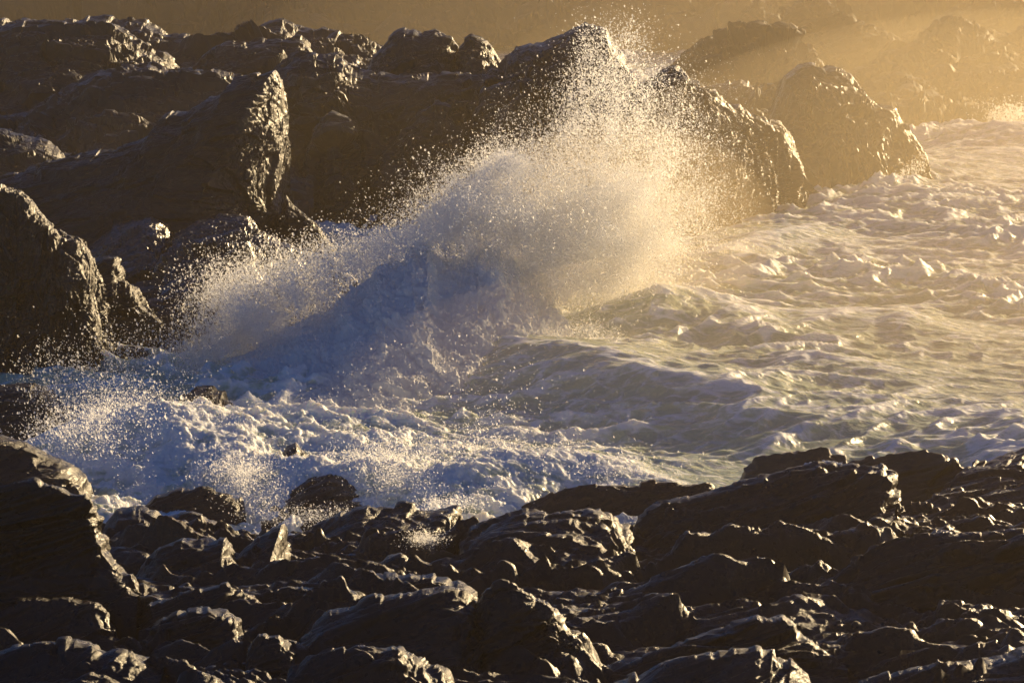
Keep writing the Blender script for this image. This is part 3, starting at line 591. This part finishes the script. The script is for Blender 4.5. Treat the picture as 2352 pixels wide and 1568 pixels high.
def cloud(blobs, clump=0.5, cs=0.7):
    """blobs: px, py, Y, sx, sy (px), sY (m), count, rmin, rmax, core(0 gauss..1 filled)"""
    PP = []; RR = []
    for px, py, Y, sx, sy, sY, n, r0, r1, core in blobs:
        n0 = int(n * 1.9)
        g = rng.normal(size=(n0, 3)); l = np.linalg.norm(g, axis=1, keepdims=True)
        g2 = g / l * (rng.rand(n0, 1) ** (1 / 2.2)) * 1.5
        g = np.where(rng.rand(n0, 1) < core, g2, g)
        p = P(px + g[:, 0] * sx, py + g[:, 1] * sy, Y + g[:, 2] * sY)
        q = p / cs
        f = noise(q * [1, .5, .7]) + 0.7 * noise(q * 2.7 + 7) + 0.5 * noise(q * 7 + 3)
        keep = rng.rand(n0) < smooth(-0.6, 0.9, f) * clump * 1.9 + (1 - clump) * 0.52
        keep &= p[:, 2] > -0.1
        p = p[keep]
        r = r0 * .78 * np.clip((1 - rng.rand(len(p))) ** -.34, 1, 4)
        PP.append(p); RR.append(r)
    return np.concatenate(PP), np.concatenate(RR)
plume = [
    (1440, 110, 84, 55, 40, 1.5, 434, .010, .022, 0), (1400, 170, 84, 50, 60, 1.5, 1612, .010, .022, 0), (1380, 90, 84, 35, 25, 1, 155, .01, .02, 0),
    (1440, 240, 84, 80, 70, 2, 5580, .009, .022, .3), (1520, 210, 84, 60, 50, 2, 558, .009, .02, 0), (1340, 280, 83, 80, 60, 2, 3720, .009, .022, .2),
    (1400, 350, 84, 110, 70, 2, 13640, .009, .020, .4), (1540, 340, 84, 70, 80, 2, 5580, .008, .018, .2), (1230, 330, 82, 70, 50, 2, 1364, .01, .022, 0),
    (1620, 400, 85, 60, 90, 2, 3720, .007, .014, 0), (1600, 500, 86, 60, 50, 2, 5580, .007, .013, 0),
    (1450, 460, 84, 75, 60, 2, 37200, .008, .018, .4), (1330, 440, 83, 80, 50, 2, 22320, .009, .022, .3), (1180, 410, 82, 55, 40, 1.5, 8680, .010, .026, .5),
    (1150, 380, 82, 25, 22, 1, 2790, .012, .03, .3), (1080, 450, 81.5, 50, 35, 1.5, 9920, .010, .026, .3), (1120, 500, 81, 90, 50, 2, 27900, .010, .026, .5),
    (1020, 510, 81, 40, 35, 1.5, 8680, .010, .026, .4), (960, 540, 80, 45, 25, 1.5, 4340, .010, .03, .2), (1280, 540, 82, 110, 50, 2, 37200, .009, .024, .5),
    (1450, 560, 84, 75, 45, 2, 27900, .008, .018, .4), (1380, 640, 83, 80, 50, 2, 24800, .008, .020, .3), (1250, 640, 81, 70, 40, 1.5, 12400, .009, .022, .5),
    (1480, 640, 84, 60, 50, 1.5, 8680, .007, .014, .2), (1560, 690, 85, 60, 40, 1.5, 3720, .007, .013, .1), (1130, 600, 80, 90, 40, 1, 5580, .010, .024, .2),
    (1000, 430, 82, 60, 50, 2, 558, .01, .022, 0), (900, 500, 80, 60, 40, 2, 310, .012, .03, 0),
]
plume += [(1120, 490, 82, 80, 45, 1.2, 30000, .0065, .02, .6), (1280, 520, 83, 110, 55, 1.5, 42000, .0065, .02, .6), (1440, 520, 84, 75, 65, 1.5, 36000, .0065, .018, .6), (1150, 400, 82, 40, 30, 1, 9000, .007, .02, .3), (1380, 640, 83, 80, 40, 1.2, 16000, .0065, .02, .4)]
plume = [(a, b, c + 2.2, *r) for a, b, c, *r in plume]
PP, RR = cloud(plume, .85, .7)
def jets(specs, Y, spread=7, grow=26, per=2600, r0=.009, r1=.026):
    """ropes of water thrown along arcs: origin, tip, bow (px)"""
    A = []; B = []
    for (x0, y0, x1, y1, bow, k) in specs:
        n = int(per * k); t = rng.beta(1.6, 1.1, n)
        wob = np.stack([rng.normal(size=n), rng.normal(size=n)])
        sp = (spread + grow * t ** 2)
        x = x0 + (x1 - x0) * t + bow * np.sin(t * math.pi) + wob[0] * sp; y = y0 + (y1 - y0) * (1 - (1 - t) ** 1.6) + wob[1] * sp
        p = P(x, y, Y + rng.normal(size=n) * (.4 + .9 * t))
        f = noise(p / .45) + .7 * noise(p / .16)
        kq = rng.rand(n) < smooth(-.45, .5, f)
        A.append(p[kq]); B.append(r0 + (r1 - r0) * rng.rand(kq.sum()) ** 3)
    return np.concatenate(A), np.concatenate(B)
js = [(1000, 660, 850, 548, -10, .5), (1010, 640, 905, 520, -10, .6), (1030, 640, 965, 478, -12, .8), (1060, 620, 1010, 440, -12, .9), (1080, 600, 1065, 405, -10, .9),
      (1120, 590, 1138, 340, -6, 1.4), (1140, 600, 1110, 370, -6, 1.0), (1160, 590, 1215, 350, 0, 1.1), (1200, 600, 1275, 330, 4, 1.0), (1240, 600, 1330, 190, 6, 1.2),
      (1280, 600, 1365, 75, 10, 1.5), (1300, 600, 1400, 110, 10, 1.4), (1330, 620, 1455, 60, 14, 1.2), (1340, 600, 1430, 200, 10, 1.6), (1360, 620, 1520, 170, 14, 1.3),
      (1380, 620, 1570, 260, 14, 1.3), (1390, 620, 1600, 330, 16, 1.2), (1400, 640, 1650, 420, 14, .9), (1410, 660, 1620, 500, 10, .9), (1320, 700, 1500, 400, 8, 1.5), (1220, 680, 1260, 420, 4, 1.4), (1180, 660, 1170, 450, -4, 1.2)]
nb_ = 110000
pb = WAVE_P[rng.randint(0, len(WAVE_P), nb_)]
cr_ = smooth(.3, 3.5, pb[:, 2])
up_ = rng.exponential(.10 + .22 * cr_)
pb = pb + np.stack([rng.normal(size=nb_) * .12 - .25 * up_, -.35 * up_ + rng.normal(size=nb_) * .08, .9 * up_], -1)
nz = noise(pb / .6) + .7 * noise(pb / .22)
kb = (rng.rand(nb_) < smooth(-.5, .8, nz)) & (pb[:, 2] > .1)
PP = np.concatenate([PP, pb[kb]]); RR = np.concatenate([RR, .0055 * np.clip((1 - rng.rand(kb.sum())) ** -.34, 1, 4.5)])
pj, rj = jets(js, 85.4)
PP = np.concatenate([PP, pj]); RR = np.concatenate([RR, rj])
tag(link('spray_plume', drops_mesh('spray_plume', PP, RR, False), M_DROP), 'golden backlit spray thrown high above the breaking wave', 'spray', kind='stuff')
print('plume', len(PP))
left = [
    (880, 570, 79, 60, 25, 1.5, 6000, .012, .034, .2), (820, 600, 79, 40, 25, 1.5, 3500, .012, .034, .1), (760, 590, 79, 60, 30, 1.5, 700, .012, .035, 0),
    (740, 630, 79, 70, 40, 2, 6000, .012, .030, .2), (640, 650, 78, 90, 45, 2, 9000, .012, .030, .2), (540, 700, 77, 60, 50, 2, 10000, .012, .030, .3),
    (700, 700, 78, 80, 40, 1.5, 14000, .010, .026, .5), (570, 760, 77, 60, 45, 1.5, 18000, .010, .024, .6), (500, 820, 76, 50, 40, 1.5, 12000, .010, .024, .5),
    (640, 760, 76, 60, 30, 1.0, 9000, .010, .022, .3), (430, 860, 75, 40, 40, 1.5, 7000, .010, .024, .4), (330, 830, 74, 90, 60, 2, 2200, .010, .03, 0),
    (200, 880, 73, 80, 50, 2, 1600, .012, .034, 0), (160, 940, 71, 60, 45, 1.5, 2600, .012, .038, 0), (300, 930, 71, 70, 40, 1.5, 3500, .012, .036, 0),
    (230, 1000, 67, 60, 45, 1.5, 9000, .012, .034, .2), (330, 990, 68, 60, 35, 1.2, 9000, .012, .034, .2), (140, 1030, 66, 40, 40, 1, 2600, .012, .034, 0),
    (420, 1010, 68, 60, 25, 1, 2500, .012, .03, 0), (100, 900, 72, 60, 60, 1.5, 400, .012, .036, 0), (80, 1010, 67, 50, 40, 1, 500, .012, .03, 0),
]
left = [(a, b, c + (3.5 if a > 400 and b < 880 else 0), *r) for a, b, c, *r in left]
PP, RR = cloud(left, .8, .6)
jl = [(640, 820, 480, 640, -10, .8), (620, 830, 540, 620, -8, .7), (700, 760, 640, 590, -6, .7), (560, 850, 440, 740, -8, .9), (520, 880, 400, 800, -8, .7),
      (330, 1010, 200, 820, -8, .5), (300, 1020, 130, 870, -10, .6), (260, 1040, 90, 960, -10, .6), (380, 1000, 300, 860, -6, .5), (780, 720, 730, 560, -6, .5)]
pj, rj = jets(jl, 79.0, 8, 28, 2600, .010, .032)
PP = np.concatenate([PP, pj]); RR = np.concatenate([RR, rj])
tag(link('spray_fan', drops_mesh('spray_fan', PP, RR), M_DROP), 'fan of droplets flung against the dark rocks on the left', 'spray', kind='stuff')
print('fan', len(PP))
surf = [
    (1110, 890, 68, 110, 70, 1.5, 420, .010, .04, 0), (1130, 960, 66, 80, 50, 1, 420, .008, .036, 0), (1120, 1030, 64, 60, 30, 1, 700, .01, .03, 0),
    (550, 1090, 62, 50, 32, .8, 5000, .008, .022, .2), (600, 1150, 61, 40, 30, .8, 1500, .008, .022, 0), (870, 1070, 63, 60, 35, .8, 6000, .008, .022, .2),
    (920, 1110, 62, 50, 30, .8, 5000, .008, .022, .3), (700, 1185, 60, 70, 14, .6, 2000, .008, .02, .1), (1150, 1070, 64, 140, 30, 1, 3000, .008, .02, 0),
    (1400, 1080, 63, 90, 20, 1, 1500, .008, .018, 0), (975, 1238, 52.6, 26, 10, .3, 1300, .006, .016, .2), (1040, 1160, 60, 50, 15, .5, 1500, .008, .018, .1),
    (2240, 945, 74, 70, 9, .8, 2500, .006, .018, .1), (1900, 935, 75, 120, 8, .8, 1500, .006, .018, 0), (1500, 830, 79, 90, 22, .8, 3500, .006, .018, 0), (1340, 770, 80, 60, 20, .8, 5000, .007, .018, .1), (2320, 265, 150, 40, 18, 1.5, 2000, .02, .05, .3), (1630, 575, 100, 70, 10, 1, 1500, .015, .03, 0),
]
PP, RR = cloud(surf, .6, .5)
nf = 60000
fx = 260 + 1250 * rng.rand(nf); fy = 960 + 230 * rng.rand(nf)
w0 = PW(fx, fy, 0.0); hz, _f = sea_height(w0[:, 0], w0[:, 1])
kk = rng.rand(nf) < smooth(-.1, .5, noise(w0 / 1.6 + 3)) * surf_mask(w0[:, 0], w0[:, 1])
w0[:, 2] = hz + rng.exponential(.09, nf)
PP = np.concatenate([PP, w0[kk]]); RR = np.concatenate([RR, .004 + .014 * rng.rand(kk.sum()) ** 3])
tag(link('surf_spray', drops_mesh('surf_spray', PP, RR), M_DROP), 'loose white droplets leaping from the surf by the near rocks', 'spray', kind='stuff')

pj, rj = jets([(2060 + 12 * k, 440 - 6 * k, 2062 + 12 * k, 400 - 9 * k, 0, .12) for k in range(6)], 121, 3, 3, 1500, .015, .03)
tag(link('dripping_water', drops_mesh('dripping_water', pj, rj), M_DROP), 'thin curtains of water draining off the rounded headland', kind='stuff')
def foam_patch(label, ridge, foot, Y, Yf, seed):
    o = foam_body('foam_patch', '', ridge, foot, [Y, Y], [Yf, Yf], .35, .12, M_FOAM, tb=.8, zb=-2, dens=1.4)
    tag(o, label, kind='stuff')
foam_patch('pool of white foam caught between the great slab and the flat slab', [(1385, 1182), (1400, 1176), (1430, 1178), (1466, 1180)], [(1380, 1200), (1420, 1204), (1462, 1198)], 56.5, 56, 1)
#foam_patch('tuft of foam splashing up in a gap of the wet shelf rocks', [(925, 1250), (955, 1225), (985, 1215), (1015, 1228), (1030, 1240)], [(925, 1262), (980, 1258), (1030, 1252)], 52.5, 52, 2)
foam_patch('foam draining over the tan wet boulder', [(1800, 1085), (1850, 1062), (1890, 1052), (1935, 1058)], [(1790, 1110), (1860, 1100), (1930, 1088)], 60.5, 60, 3)

# ------------------------------------------------------------------ haze
def haze_box():
    x0, x1, y0, y1, z0, z1 = -260, 300, -15, 330, -3.0, 19.5
    V = np.array([[x, y, z] for x in (x0, x1) for y in (y0, y1) for z in (z0, z1)])
    F = np.array([[0, 1, 3, 2], [4, 6, 7, 5], [0, 4, 5, 1], [2, 3, 7, 6], [0, 2, 6, 4], [1, 5, 7, 3]])
    m, n, N, L = mat_new('sea_haze')
    out = N.new('ShaderNodeOutputMaterial'); v = N.new('ShaderNodeVolumePrincipled')
    v.inputs['Color'].default_value = (0.94, 0.73, 0.46, 1); v.inputs['Density'].default_value = 0.0006
    v.inputs['Anisotropy'].default_value = 0.8
    L.new(v.outputs[0], out.inputs['Volume'])
    return tag(link('haze', mesh_from('haze', V, F), m), 'golden salt haze filling the cove', kind='stuff')
haze_box()

def mist(label, px, py, Y, rx, ry, rz, dens, g=0.75, col=(0.96, 0.80, 0.53)):
    import bmesh
    bm = bmesh.new(); bmesh.ops.create_icosphere(bm, subdivisions=4, radius=1)
    c = P(px, py, Y)
    for v in bm.verts: v.co = Vector((c[0] + v.co.x * rx, c[1] + v.co.y * ry, c[2] + v.co.z * rz))
    me = bpy.data.meshes.new('spray_mist'); bm.to_mesh(me); bm.free()
    m, n, N, L = mat_new('spray_mist')
    out = N.new('ShaderNodeOutputMaterial'); v = N.new('ShaderNodeVolumePrincipled')
    v.inputs['Color'].default_value = (*col, 1); v.inputs['Density'].default_value = dens; v.inputs['Anisotropy'].default_value = g
    L.new(v.outputs[0], out.inputs['Volume'])
    tag(link('spray_mist', me, m), label, kind='stuff')
mist('golden mist filling the far side of the cove', 2300, 260, 166, 46, 30, 14, 0.0030)
mist('thicker golden mist in front of the farthest crags', 2500, 230, 172, 26, 16, 11, 0.0012)
mist('warm veil of spray over the near swell', 2060, 950, 73, 15, 10, 4.5, 0.011)
mist('brown mist behind the left ridges', 500, 60, 195, 60, 32, 12, 0.0016)
mist('bright mist hanging behind the spray column', 1850, 330, 130, 16, 9, 8, 0.006)
mist('golden mist over the bright water on the right', 2400, 620, 100, 18, 26, 9, 0.007)
mist('bright mist in the heart of the spray', 1430, 520, 86.5, 4.6, 3.2, 3.2, 0.055)
mist('dim mist behind the wave on the left', 800, 560, 100, 14, 5, 6, 0.003)
